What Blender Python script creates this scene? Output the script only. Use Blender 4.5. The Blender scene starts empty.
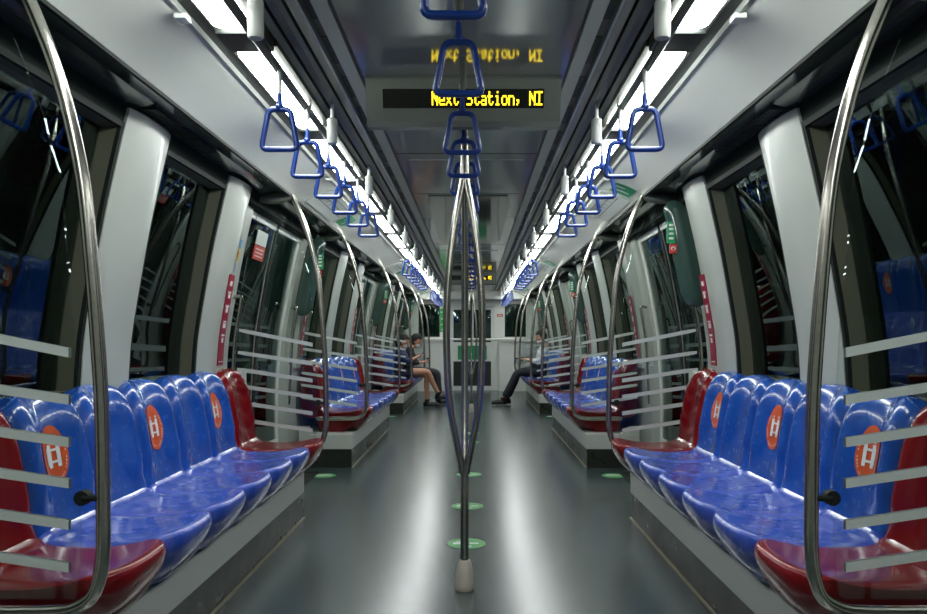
import bpy, bmesh, math
from math import sin, cos, pi, sqrt
from mathutils import Vector, Matrix
scn = bpy.context.scene
COL = scn.collection
H = 1.16            # camera height
P = 4.98            # door-to-door pitch of the car
Y0 = 2.075          # near end of the first bench
SW = 0.421          # seat width
ORD = ['nearest', 'second', 'third', 'fourth', 'fifth', 'sixth', 'seventh', 'eighth', 'ninth', 'tenth', 'eleventh',
       'twelfth', 'thirteenth', 'fourteenth', 'fifteenth', 'sixteenth', 'seventeenth', 'eighteenth', 'nineteenth', 'twentieth']

# ------------------------------------------------------------------ materials
def mat(name, col, rough=.5, metal=0., spec=.5, coat=0., noise=None, bump=None, emis=None, rvar=None, ior=None):
    m = bpy.data.materials.new(name); m.use_nodes = True
    nt = m.node_tree; b = nt.nodes['Principled BSDF']
    b.inputs['Base Color'].default_value = (*col, 1); b.inputs['Roughness'].default_value = rough
    b.inputs['Metallic'].default_value = metal; b.inputs['Specular IOR Level'].default_value = spec
    b.inputs['Coat Weight'].default_value = coat; b.inputs['Coat Roughness'].default_value = .04
    if ior: b.inputs['IOR'].default_value = ior
    tc = nt.nodes.new('ShaderNodeTexCoord')
    def nz(scale, detail=4, stretch=None):
        n = nt.nodes.new('ShaderNodeTexNoise'); n.inputs['Scale'].default_value = scale; n.inputs['Detail'].default_value = detail
        if stretch:
            mp = nt.nodes.new('ShaderNodeMapping'); mp.inputs['Scale'].default_value = stretch
            nt.links.new(tc.outputs['Object'], mp.inputs[0]); nt.links.new(mp.outputs[0], n.inputs['Vector'])
        else: nt.links.new(tc.outputs['Object'], n.inputs['Vector'])
        return n
    if noise:   # (scale, colour2, amount, stretch)
        n = nz(noise[0], 5, noise[3] if len(noise) > 3 else None)
        r = nt.nodes.new('ShaderNodeValToRGB'); r.color_ramp.elements[0].position = .38; r.color_ramp.elements[1].position = .68
        mx = nt.nodes.new('ShaderNodeMixRGB'); mx.inputs[1].default_value = (*col, 1); mx.inputs[2].default_value = (*noise[1], 1)
        mu = nt.nodes.new('ShaderNodeMath'); mu.operation = 'MULTIPLY'; mu.inputs[1].default_value = noise[2]
        nt.links.new(n.outputs[0], r.inputs[0]); nt.links.new(r.outputs[0], mu.inputs[0]); nt.links.new(mu.outputs[0], mx.inputs[0])
        nt.links.new(mx.outputs[0], b.inputs['Base Color'])
    if rvar:
        n = nz(rvar[0], 4); mr = nt.nodes.new('ShaderNodeMapRange')
        mr.inputs[3].default_value = rvar[1]; mr.inputs[4].default_value = rvar[2]
        mr.inputs[1].default_value = .3; mr.inputs[2].default_value = .7
        nt.links.new(n.outputs[0], mr.inputs[0]); nt.links.new(mr.outputs[0], b.inputs['Roughness'])
    if bump:
        n = nz(bump[0], 6, bump[2] if len(bump) > 2 else None); bp = nt.nodes.new('ShaderNodeBump'); bp.inputs['Strength'].default_value = bump[1]; bp.inputs['Distance'].default_value = .002
        nt.links.new(n.outputs[0], bp.inputs['Height']); nt.links.new(bp.outputs[0], b.inputs['Normal'])
    if emis:
        b.inputs['Emission Color'].default_value = (*emis[0], 1); b.inputs['Emission Strength'].default_value = emis[1]
    return m
def glassmat(name, tint, refl=1.0, base=.04, rough=.0):
    m = bpy.data.materials.new(name); m.use_nodes = True; nt = m.node_tree; nt.nodes.clear()
    out = nt.nodes.new('ShaderNodeOutputMaterial'); mix = nt.nodes.new('ShaderNodeMixShader')
    tr = nt.nodes.new('ShaderNodeBsdfTransparent'); tr.inputs[0].default_value = (*tint, 1)
    gl = nt.nodes.new('ShaderNodeBsdfGlossy'); gl.inputs['Roughness'].default_value = rough
    gl.inputs['Color'].default_value = (refl*.82, refl, refl*.97, 1)
    lw = nt.nodes.new('ShaderNodeFresnel'); lw.inputs[0].default_value = 1.5
    ad = nt.nodes.new('ShaderNodeMath'); ad.operation = 'ADD'; ad.inputs[1].default_value = base; ad.use_clamp = True
    nt.links.new(lw.outputs[0], ad.inputs[0]); nt.links.new(ad.outputs[0], mix.inputs[0])
    nt.links.new(tr.outputs[0], mix.inputs[1]); nt.links.new(gl.outputs[0], mix.inputs[2]); nt.links.new(mix.outputs[0], out.inputs[0])
    return m
M = {}
M['blue'] = mat('blue_gloss', (.006, .062, .35), .24, coat=.45, spec=.4, noise=(9, (.02, .11, .48), .55), rvar=(30, .13, .3))
M['blue2'] = mat('blue_worn_gloss', (.016, .068, .42), .22, coat=.3, spec=.4, noise=(7, (.12, .15, .58), .6, (1, 3, 1)), rvar=(24, .12, .3))
M['red'] = mat('red_gloss', (.17, .003, .006), .24, coat=.12, spec=.3, noise=(9, (.22, .008, .012), .6), rvar=(30, .1, .25))
M['strap'] = mat('blue_plastic', (.005, .042, .27), .3, coat=.2)
M['orange'] = mat('orange_decal', (.62, .08, .015), .3, noise=(60, (.75, .14, .03), .4))
M['white'] = mat('white_print', (.75, .75, .72), .4)
M['decalwhite'] = mat('pale_print', (.75, .6, .5), .4)
M['steel'] = mat('brushed_steel', (.50, .48, .43), .22, metal=1., noise=(80, (.34, .33, .30), .5))
M['plinth'] = mat('dark_steel_plinth', (.022, .026, .022), .3, metal=.2, rvar=(6, .25, .38))
M['brass'] = mat('pale_metal_edge', (.42, .38, .28), .5, metal=.2)
M['panel'] = mat('seat_box_paint', (.50, .52, .485), .35)
M['wall'] = mat('wall_paint', (.44, .47, .43), .3, noise=(3, (.40, .43, .39), .5), coat=.15)
M['cove'] = mat('cove_paint', (.78, .81, .75), .25, noise=(2.2, (.70, .73, .68), .6, (1, .5, 1)), coat=.3)
M['soffit'] = mat('soffit_gloss', (.06, .075, .062), .14, coat=.4)
M['ceil'] = mat('ceiling_gloss', (.52, .55, .52), .09, metal=.4, noise=(4, (.48, .51, .48), .5))
M['ceildark'] = mat('ceiling_dark_gloss', (.10, .115, .11), .07, metal=.7)
M['ceillight'] = mat('ceiling_pale_trim', (.42, .45, .42), .28, metal=.5)
M['rail'] = mat('ceiling_rail_metal', (.11, .115, .10), .4, metal=.8)
M['raildark'] = mat('ceiling_channel_dark', (.045, .05, .045), .35, metal=.5)
M['black'] = mat('black_matte', (.008, .01, .009), .5)
M['header'] = mat('header_dark', (.016, .022, .019), .8, spec=.05)
M['gasket'] = mat('rubber_gasket', (.012, .016, .014), .6, spec=.15)
M['frame'] = mat('window_jamb_olive', (.12, .122, .085), .38)
M['floor'] = mat('floor_vinyl', (.030, .050, .050), .25, noise=(220, (.045, .068, .068), .4), ior=2.1)
M['glass'] = glassmat('tinted_window_glass', (.5, .68, .64), .8, .07)
M['clear'] = glassmat('clear_screen_glass', (.95, .97, .96), .5, .0)
M['frost'] = mat('frosted_stripe', (.55, .60, .58), .5)
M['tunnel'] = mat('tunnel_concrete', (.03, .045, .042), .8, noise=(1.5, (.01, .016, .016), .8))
M['light'] = mat('diffuser_glow', (.9, .9, .9), .4, emis=((.95, 1.0, .97), 21.0))
M['led'] = mat('amber_led', (.1, .07, 0), .4, emis=((1., .72, .02), 2.2))
M['screen'] = mat('black_screen', (.004, .005, .004), .25)
M['signbox'] = mat('sign_housing', (.30, .32, .285), .22, metal=.3)
M['lightgrey'] = mat('light_grey_plastic', (.76, .78, .74), .3, coat=.2)
M['cone'] = mat('off_white_cover', (.52, .47, .40), .45, noise=(14, (.40, .35, .28), .5))
M['sleeve'] = mat('grey_green_sleeve', (.11, .125, .10), .45)
M['litsleeve'] = mat('lit_sleeve', (.55, .56, .55), .4)  # sleeve of the side straps, lamp light painted in as a paler colour
M['magenta'] = mat('crimson_sticker', (.28, .008, .035), .35)
M['green'] = mat('green_sticker', (.01, .28, .10), .4)
M['greenfloor'] = mat('green_floor_print', (.07, .30, .09), .4)
M['redsign'] = mat('red_sticker', (.5, .03, .02), .4)
M['yellow'] = mat('yellow_sticker', (.55, .5, .12), .4)
M['bluesign'] = mat('light_blue_sticker', (.12, .32, .55), .4)
M['capsule'] = mat('smoked_green_gloss', (.035, .075, .062), .07, coat=.6)
M['seattray'] = mat('route_map_paper', (.62, .66, .64), .35)
M['ink'] = mat('dark_print', (.03, .07, .06), .5)
M['skin'] = mat('skin', (.50, .25, .15), .5)
M['hair'] = mat('black_hair', (.006, .005, .005), .75)
M['mask'] = mat('white_face_mask', (.6, .64, .66), .7)
M['cloth_dark'] = mat('dark_cloth', (.012, .013, .02), .8)
M['cloth_navy'] = mat('navy_cloth', (.02, .03, .09), .8)
M['cloth_white'] = mat('white_shirt_cloth', (.62, .66, .7), .7)
M['shoe'] = mat('black_leather', (.01, .01, .011), .3)
M['enddoor'] = mat('end_door_paint', (.7, .73, .7), .35)
M['poster'] = mat('green_poster', (.02, .42, .08), .45)

# ------------------------------------------------------------------ mesh helpers
def link(o, parent=None):
    COL.objects.link(o)
    if parent is not None: o.parent = parent
    return o
def tag(o, label=None, cat=None, group=None, kind=None):
    if label: o['label'] = label
    if cat: o['category'] = cat
    if group: o['group'] = group
    if kind: o['kind'] = kind
    return o
def empty(name, loc, label=None, cat=None, group=None, kind=None):
    o = bpy.data.objects.new(name, None); o.empty_display_size = .1; o.location = loc; COL.objects.link(o)
    return tag(o, label, cat, group, kind)
def mesh(name, V, F, m, parent=None, smooth=False, loc=None):
    me = bpy.data.meshes.new(name); me.from_pydata([tuple(v) for v in V], [], F)
    bm = bmesh.new(); bm.from_mesh(me); bmesh.ops.recalc_face_normals(bm, faces=bm.faces)
    if smooth:
        for f in bm.faces: f.smooth = True
        for e in bm.edges:
            if len(e.link_faces) == 2 and e.calc_face_angle(0) > .85: e.smooth = False
    bm.to_mesh(me); bm.free(); me.materials.append(m)
    o = bpy.data.objects.new(name, me)
    if loc: o.location = loc
    return link(o, parent)
class MB:
    def __init__(s): s.V = []; s.F = []; s.sm = False
    def add(s, V, F):
        n = len(s.V); s.V += [tuple(v) for v in V]; s.F += [tuple(i+n for i in f) for f in F]; return s
    def box(s, x0, x1, y0, y1, z0, z1, bev=0):
        bm = bmesh.new(); bmesh.ops.create_cube(bm, size=1)
        for v in bm.verts: v.co = Vector(((x0+x1)/2+v.co.x*(x1-x0), (y0+y1)/2+v.co.y*(y1-y0), (z0+z1)/2+v.co.z*(z1-z0)))
        if bev: bmesh.ops.bevel(bm, geom=list(bm.edges), offset=bev, segments=2, affect='EDGES', profile=.7)
        bm.verts.index_update(); s.add([v.co.copy() for v in bm.verts], [[v.index for v in f.verts] for f in bm.faces]); bm.free(); return s
    def tube(s, pts, r, n=10, closed=False, caps=True):
        pts = [Vector(p) for p in pts]; N = len(pts); rs = r if isinstance(r, (list, tuple)) else [r]*N
        V = []; F = []; t0 = (pts[1]-pts[0]).normalized(); up = Vector((0, 1, 0)) if abs(t0.y) < .9 else Vector((1, 0, 0))
        nrm = (up-t0*up.dot(t0)).normalized()
        for i, p in enumerate(pts):
            if closed: t = (pts[(i+1) % N]-pts[i-1]).normalized()
            else: t = (pts[min(i+1, N-1)]-pts[max(i-1, 0)]).normalized()
            nrm = (nrm-t*nrm.dot(t)).normalized(); b = t.cross(nrm)
            for k in range(n):
                a = 2*pi*k/n; V.append(p+(nrm*cos(a)+b*sin(a))*rs[i])
        for i in range(N if closed else N-1):
            j = (i+1) % N
            for k in range(n): F.append((i*n+k, i*n+(k+1) % n, j*n+(k+1) % n, j*n+k))
        if caps and not closed: F += [tuple(range(n)), tuple(range((N-1)*n, N*n))]
        s.sm = True; return s.add(V, F)
    def lathe(s, prof, c=(0, 0, 0), n=20):
        V = []; F = []; m = len(prof)
        for (r, z) in prof:
            for k in range(n): a = 2*pi*k/n; V.append((c[0]+r*cos(a), c[1]+r*sin(a), c[2]+z))
        for i in range(m-1):
            for k in range(n): F.append((i*n+k, i*n+(k+1) % n, (i+1)*n+(k+1) % n, (i+1)*n+k))
        F += [tuple(range(n)), tuple(range((m-1)*n, m*n))]; s.sm = True; return s.add(V, F)
    def prism(s, prof, y0, y1):   # closed x,z outline pushed along y
        n = len(prof); V = [(x, y0, z) for x, z in prof]+[(x, y1, z) for x, z in prof]
        F = [(i, (i+1) % n, n+(i+1) % n, n+i) for i in range(n)]+[tuple(range(n)), tuple(range(n, 2*n))]
        return s.add(V, F)
    def ball(s, c, rx, ry, rz, n=14, m=9):
        V = [(c[0], c[1], c[2]+rz)]; F = []
        for i in range(1, m):
            t = pi*i/m
            for k in range(n): a = 2*pi*k/n; V.append((c[0]+rx*sin(t)*cos(a), c[1]+ry*sin(t)*sin(a), c[2]+rz*cos(t)))
        V.append((c[0], c[1], c[2]-rz)); L = len(V)-1
        for k in range(n):
            F.append((0, 1+k, 1+(k+1) % n)); F.append((L, 1+(m-2)*n+(k+1) % n, 1+(m-2)*n+k))
            for i in range(m-2): F.append((1+i*n+k, 1+(i+1)*n+k, 1+(i+1)*n+(k+1) % n, 1+i*n+(k+1) % n))
        s.sm = True; return s.add(V, F)
    def build(s, name, m, parent=None, smooth=None, loc=None):
        return mesh(name, s.V, s.F, m, parent, s.sm if smooth is None else smooth, loc)
def dup(root, loc, label=None, group=None):
    def cp(o, par):
        c = o.copy(); COL.objects.link(c)
        if par is not None: c.parent = par; c.matrix_parent_inverse = o.matrix_parent_inverse
        for ch in list(o.children): cp(ch, c)
        return c
    r = cp(root, None); r.location = loc
    if label: r['label'] = label
    if group: r['group'] = group
    return r
def cr(pts, seg=4, closed=False):   # Catmull-Rom through points of any dimension
    N = len(pts); out = []; d = len(pts[0])
    for i in range(N if closed else N-1):
        if closed: a, b, c, e = pts[i-1], pts[i], pts[(i+1) % N], pts[(i+2) % N]
        else: a, b, c, e = pts[max(i-1, 0)], pts[i], pts[i+1], pts[min(i+2, N-1)]
        for k in range(seg):
            t = k/seg
            out.append(tuple(.5*(2*b[j]+(c[j]-a[j])*t+(2*a[j]-5*b[j]+4*c[j]-e[j])*t*t+(3*b[j]-a[j]-3*c[j]+e[j])*t**3) for j in range(d)))
    if not closed: out.append(tuple(pts[-1]))
    return out
def side_name(s): return 'left' if s < 0 else 'right'

# ------------------------------------------------------------------ car shell
WP = cr([(0, 1.555), (.3, 1.57), (.65, 1.572), (.98, 1.556), (1.187, 1.54), (1.486, 1.491), (1.70, 1.452), (1.90, 1.408), (2.04, 1.375), (2.16, 1.345)], 8)
def wx(z):
    if z <= WP[0][0]: return WP[0][1]
    for a, b in zip(WP, WP[1:]):
        if z <= b[0]: return a[1]+(b[1]-a[1])*(z-a[0])/(b[0]-a[0])
    return WP[-1][1]
def curved(mb, s, y0, y1, z0, z1, off=0., th=.03, nz=14, bulge=0., ny=None):
    ny = ny or (8 if bulge else 1); V = []; F = []
    for k in range(2):
        for j in range(ny+1):
            v = j/ny; y = y0+(y1-y0)*v
            for i in range(nz+1):
                z = z0+(z1-z0)*i/nz
                b = bulge*(1-abs(2*v-1)**3) if k == 0 else 0
                V.append((s*(wx(z)+off-b+(th if k else 0)), y, z))
    n1 = (ny+1)*(nz+1); I = lambda k, j, i: k*n1+j*(nz+1)+i
    for j in range(ny):
        for i in range(nz):
            for k in (0, 1): F.append((I(k, j, i), I(k, j+1, i), I(k, j+1, i+1), I(k, j, i+1)))
        for i in (0, nz): F.append((I(0, j, i), I(0, j+1, i), I(1, j+1, i), I(1, j, i)))
    for i in range(nz):
        for j in (0, ny): F.append((I(0, j, i), I(0, j, i+1), I(1, j, i+1), I(1, j, i)))
    mb.add(V, F); mb.sm = True; return mb
YA, YB = -1.6, 17.3
MB().box(-1.75, 1.75, YA, YB+.2, -.06, 0).build('floor', M['floor'])['kind'] = 'structure'
MB().box(-.415, .415, YA, YB, 2.25, 2.29).build('ceiling', M['ceil'])['kind'] = 'structure'
MB().box(-1.75, 1.75, YA-.06, YA, 0, 2.35).build('wall_back', M['wall'])['kind'] = 'structure'
MB().box(-1.75, 1.75, YA, YB+.1, 2.34, 2.38).build('trim_1', M['black'])['kind'] = 'structure'
tn = [1]
def trim(mb, m, **k):
    tn[0] += 1; o = mb.build('trim_%d' % tn[0], m, **k); o['kind'] = 'structure'; return o
DZ = [(.22+P*k, 1.62+P*k) for k in range(4)]        # door openings: k=0 lies beside the camera
for s in (-1, 1):
    sn = side_name(s)
    # ceiling rails and channels, from the centre panel outwards
    def pr(x0, x1, z0, z1, m, z1b=None):
        a, b = sorted((s*x0, s*x1)); zz = z1 if z1b is None else z1b
        prof = [(s*x0, z0), (s*x1, z1), (s*x1, 2.34), (s*x0, 2.34)]
        return trim(MB().prism(prof, YA, YB), m)
    pr(.415, .425, 2.245, 2.245, M['raildark'])
    pr(.425, .475, 2.238, 2.232, M['ceillight'])
    pr(.475, .482, 2.26, 2.26, M['raildark'])
    pr(.482, .515, 2.262, 2.262, M['rail'])
    pr(.515, .525, 2.235, 2.235, M['ceillight'])
    pr(.525, .560, 2.236, 2.242, M['rail'])
    pr(.560, .572, 2.265, 2.265, M['black'])
    pr(.572, .592, 2.242, 2.238, M['rail'])
    pr(.592, .622, 2.238, 2.238, M['rail'])
    pr(.622, .634, 2.262, 2.262, M['black'])
    pr(.634, .66, 2.235, 2.226, M['rail'])
    pr(.66, .83, 2.235, 2.235, M['raildark'])
    pr(.83, .845, 2.216, 2.222, M['rail'])
    pr(.845, .90, 2.25, 2.235, M['raildark'])
    # light cove and soffit
    arc = cr([(.90, 2.235), (.915, 2.218), (.98, 2.205), (1.05, 2.182), (1.12, 2.150), (1.165, 2.124), (1.175, 2.118)], 5)
    prof = [(s*x, z) for x, z in arc]+[(s*1.175, 2.34), (s*.90, 2.34)]
    o = trim(MB().prism(prof, YA, YB), M['cove'], smooth=True)
    trim(MB().box(*sorted((s*.898, s*.906)), YA, YB, 2.212, 2.24), M['ceillight'])
    trim(MB().box(*sorted((s*1.168, s*1.182)), YA, YB, 2.108, 2.14), M['gasket'])
    trim(MB().prism([(s*1.182, 2.118), (s*1.27, 2.130), (s*1.40, 2.112), (s*1.60, 2.11), (s*1.60, 2.34), (s*1.182, 2.34)], YA, YB), M['soffit'])
    # slotted vent strip
    mb = MB(); y = -.6
    while y < YB-.3:
        mb.box(*sorted((s*.484, s*.512)), y, y+.27, 2.2595, 2.263); y += .42
    trim(mb, M['black'])
    # wall: sill band and header, broken at the doors
    mb = MB(); edges = [(YA, DZ[0][0]-.05)]+[(DZ[k][1]+.05, DZ[k+1][0]-.05) for k in range(3)]+[(DZ[3][1]+.05, YB)]
    for a, b in edges: curved(mb, s, a, b, 0, .93, .02, .12, 12)
    trim(curved(MB(), s, YA, YB, 2.045, 2.13, .012, .14, 3), M['header'])
    mb.build('wall_'+sn, M['wall'], smooth=True)['kind'] = 'structure'
    # handrail tube below the lamps
    mb = MB().tube([(s*.69, YA, 2.175), (s*.69, YB, 2.175)], .016, 10)
    hr = mb.build('ceiling_handrail', M['rail'])
    tag(hr, 'grey overhead handrail tube running under the %s row of ceiling lights' % sn, 'handrail')
    y = 2.2
    while y < 17:
        MB().tube([(s*.69, y, 2.175), (s*.69, y, 2.24)], .009, 8).build('bracket', M['rail'], hr); y += 1.19
wn = [0]; dn = [0]
def window(s, y0, y1, z0=.93, z1=2.045):
    wn[0] += 1; mb = MB(); t = .022
    for (a, b, c, d) in ((y0, y0+t, z0, z1), (y1-t, y1, z0, z1), (y0+t, y1-t, z0, z0+t), (y0+t, y1-t, z1-t, z1)):
        curved(mb, s, a, b, c, d, .022, .105, 14 if d-c > .1 else 2)
    o = mb.build('window_%d' % wn[0], M['frame'], smooth=True); o['kind'] = 'structure'
    mb = MB()
    for (a, b, c, d) in ((y0, y0+t, z0, z1), (y1-t, y1, z0, z1), (y0+t, y1-t, z0, z0+t), (y0+t, y1-t, z1-t, z1)):
        curved(mb, s, a, b, c, d, .005, .017, 14 if d-c > .1 else 2)
    mb.build('gasket', M['gasket'], o, smooth=True)
    curved(MB(), s, y0+t, y1-t, z0+t, z1-t, .09, .008, 18).build('window_pane', M['glass'], o, smooth=True)
for s in (-1, 1):
    for k in range(-1, 3):
        o = P*k
        for (a, b, r, bl) in ((1.86, 2.06, 0, .0), (3.10, 3.52, 0, .02), (4.38, 4.80, 0, .025)):
            if b+o < YA: continue
            trim(curved(MB(), s, a+o, b+o, .9, 2.105, 0, .15, 18, bl), M['wall'], smooth=True)
        for (a, b) in ((4.80, 5.14), (1.68, 1.87)):
            trim(curved(MB(), s, a+o, b+o, 0, 2.13, .07, .08, 20), M['wall'], smooth=True)
        if k >= 0: window(s, 2.06+o, 3.10+o); window(s, 3.52+o, 4.38+o)
    trim(curved(MB(), s, 16.84, YB, 0, 2.13, .0, .12, 20), M['wall'], smooth=True)
    # sliding doors: two leaves per doorway
    for k in range(4):
        a, b = DZ[k]; a -= .06; b += .06; mid = (a+b)/2
        for (y0, y1) in ((a, mid-.004), (mid+.004, b)):
            dn[0] += 1; mb = MB(); t = .075
            ta, tb = (t, .02) if y1 < mid else (.02, t)
            for (p, q, c, d) in ((y0, y0+ta, .03, 2.1), (y1-tb, y1, .03, 2.1), (y0+ta, y1-tb, .03, .30), (y0+ta, y1-tb, 2.0, 2.1)):
                curved(mb, s, p, q, c, d, .10, .04, 18 if d-c > 1 else 4)
            d_ = mb.build('door_%d' % dn[0], M['lightgrey'], smooth=True); d_['kind'] = 'structure'
            curved(MB(), s, y0+ta, y1-tb, .30, 2.0, .112, .012, 18).build('door_glass', M['glass'], d_, smooth=True)
            e = y1-.022 if y1 < mid else y0
            curved(MB(), s, e, e+.022, .03, 2.1, .096, .01, 18).build('edge_seal', M['gasket'], d_, smooth=True)
        trim(MB().box(*sorted((s*1.30, s*1.68)), a, b, 0.0, .006), M['plinth'])
        # short side covers beside the doorway
        if k: trim(MB().box(*sorted((s*1.50, s*1.62)), a-.10, a+.02, .02, .95, .006), M['lightgrey'])
    # tunnel outside
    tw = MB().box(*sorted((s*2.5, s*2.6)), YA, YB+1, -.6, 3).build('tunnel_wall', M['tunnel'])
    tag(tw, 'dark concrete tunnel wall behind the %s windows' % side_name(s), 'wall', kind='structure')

# ------------------------------------------------------------------ ceiling lights
def rrect(x0, x1, y0, y1, r, n=4):
    out = []
    for cx, cy, a0 in ((x1-r, y1-r, 0), (x0+r, y1-r, pi/2), (x0+r, y0+r, pi), (x1-r, y0+r, 3*pi/2)):
        for i in range(n+1):
            a = a0+pi/2*i/n; out.append((cx+r*cos(a), cy+r*sin(a)))
    return out
def slab(mb, poly, z0, z1):
    n = len(poly); V = [(x, y, z0) for x, y in poly]+[(x, y, z1) for x, y in poly]
    return mb.add(V, [tuple(range(n)), tuple(range(n, 2*n))]+[(i, (i+1) % n, n+(i+1) % n, n+i) for i in range(n)])
for s in (-1, 1):
    r = empty('ceiling_light', (s*.745, 2.73, 2.235), 'x', 'ceiling light', 'luminaires of the %s ceiling row' % side_name(s))
    mb = MB(); lv = [(0, .062, 0, -.004), (0, .062, 0, -.034), (0, .058, .006, -.046), (0, .046, .02, -.054), (0, .03, .045, -.057)]
    V = []; nn = 20
    for (q, hw, iy, z) in lv: V += [(x+s*.007, y, z) for x, y in rrect(-hw, hw, iy, .98-iy, min(.03, hw*.9))]
    nn = len(V)//len(lv); F = [tuple(range(nn)), tuple(range((len(lv)-1)*nn, len(lv)*nn))]
    for i in range(len(lv)-1):
        for k_ in range(nn): F.append((i*nn+k_, i*nn+(k_+1) % nn, (i+1)*nn+(k_+1) % nn, (i+1)*nn+k_))
    mesh('diffuser', V, F, M['light'], r, True)
    mb = MB()
    for (a, b, c, d) in ((s*.072, s*.088, -.02, 1.0), (-.079, .079, -.02, -.002), (-.079, .079, .982, 1.0)): mb.box(min(a, b), max(a, b), c, d, -.022, 0)
    mb.box(*sorted((s*-.088, s*-.058)), -.02, 1.0, -.030, 0)
    mb.build('frame', M['rail'], r)
    MB().box(-.078, .078, 1.002, 1.168, -.052, 0, .006).build('end_cover', M['raildark'], r)
    first = True; n = 0
    for i in range(-3, 12):
        y = 2.73+1.19*i
        where = 'behind the viewpoint, %s back' % ORD[-i-2] if i < -1 else '%s of thirteen counting from the viewpoint' % ORD[i+1]
        lab = 'bright white strip ceiling light in the %s row, %s' % (side_name(s), where)
        if first: r.location.y = y; r['label'] = lab; first = False
        else: dup(r, (s*.745, y, 2.235), lab)

# ------------------------------------------------------------------ seats
BP = cr([(1.375, .465), (1.385, .51), (1.408, .57), (1.430, .65), (1.445, .73), (1.457, .80), (1.467, .85), (1.484, .90), (1.506, .942), (1.530, .968), (1.553, .975), (1.566, .955),
         (1.567, .85), (1.567, .65), (1.55, .50), (1.50, .44), (1.40, .44)], 3, True)
def wz(z): return max(0., min(1., (z-.70)/.22))
def bdef(x, z, u):
    a = abs(u); top = .055*a**5+.018*u*u
    fr = 1 if x < 1.56 else 0
    t = max(0., min(1., (a-.2)/.58)); g = -.036*t*t*(3-2*t)+(.052*((a-.80)/.20)**2 if a > .80 else 0)
    return x+fr*g*max(.25, min(1., (z-.50)/.14)), z-top*wz(z)
PP = cr([(1.39, .518), (1.355, .498), (1.30, .489), (1.20, .486), (1.10, .490), (1.02, .501), (.965, .512), (.938, .511), (.925, .492), (.931, .452), (.968, .385), (1.02, .335), (1.06, .315), (1.2, .305), (1.38, .32), (1.40, .43)], 3, True)
def pdef(x, z, u):
    a = abs(u); w = max(0., min(1., (1.28-x)/.28)); dx = (.050*a**4.5+.012*u*u)*w
    dz = .0
    if z < .45 and x < 1.1: dz = .05*a**3*min(1, (.45-z)/.08)
    rim = (-.016*a**9+.005*a*a) if z > .46 else 0
    return x+dx, z+dz+rim
US = [-1, -.98, -.95, -.91, -.86, -.8, -.72, -.6, -.48, -.35, -.2, 0, .2, .35, .48, .6, .72, .8, .86, .91, .95, .98, 1]
def seatmesh(prof, f, s):
    V = []; F = []; n = len(prof)
    for u in US:
        for (x, z) in prof:
            X, Z = f(x, z, u); V.append((s*(X-1.25), u*SW*.4985, Z))
    for j in range(len(US)-1):
        for i in range(n): F.append((j*n+i, j*n+(i+1) % n, (j+1)*n+(i+1) % n, (j+1)*n+i))
    F += [tuple(range(n)), tuple(range((len(US)-1)*n, len(US)*n))]
    return V, F
FRONT = BP[:28]
def backx(y, z):
    u = y/(SW*.4985); z0 = z+(.055*abs(u)**5+.018*u*u)*wz(z)
    for a, b in zip(FRONT, FRONT[1:]):
        if a[1] <= z0 <= b[1]:
            x = a[0]+(b[0]-a[0])*(z0-a[1])/(b[1]-a[1]); return bdef(x, z0, u)[0]
    return 1.40
def on_back(mb, s, poly, off, c=(-.012, .752), step=3):   # thin patch hugging the backrest; poly is (y, z) outline about c
    n = len(poly); rings = [[(p[0]*t, p[1]*t) for p in poly] for t in (1., .66, .33)]
    V = []; F = []
    for ring in rings:
        for (y, z) in ring: V.append((s*(backx(y+c[0], z+c[1])-off-1.25), y+c[0], z+c[1]))
    V.append((s*(backx(*c)-off-1.25), c[0], c[1]))
    for k in range(2):
        for i in range(n): F.append((k*n+i, k*n+(i+1) % n, (k+1)*n+(i+1) % n, (k+1)*n+i))
    for i in range(n): F.append((2*n+i, 2*n+(i+1) % n, 3*n))
    mb.add(V, F); mb.sm = True; return mb
def rect_on_back(mb, s, y0, y1, z0, z1, off):
    V = [(s*(backx(y, z)-off-1.25), y, z) for (y, z) in ((y0, z0), (y1, z0), (y1, z1), (y0, z1))]
    return mb.add(V, [(0, 1, 2, 3)])
BENCH = ['nearest', 'middle', 'farthest']
NTH = ['nearest', 'second nearest', 'third nearest', 'central', 'third farthest', 'second farthest', 'farthest']
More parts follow.
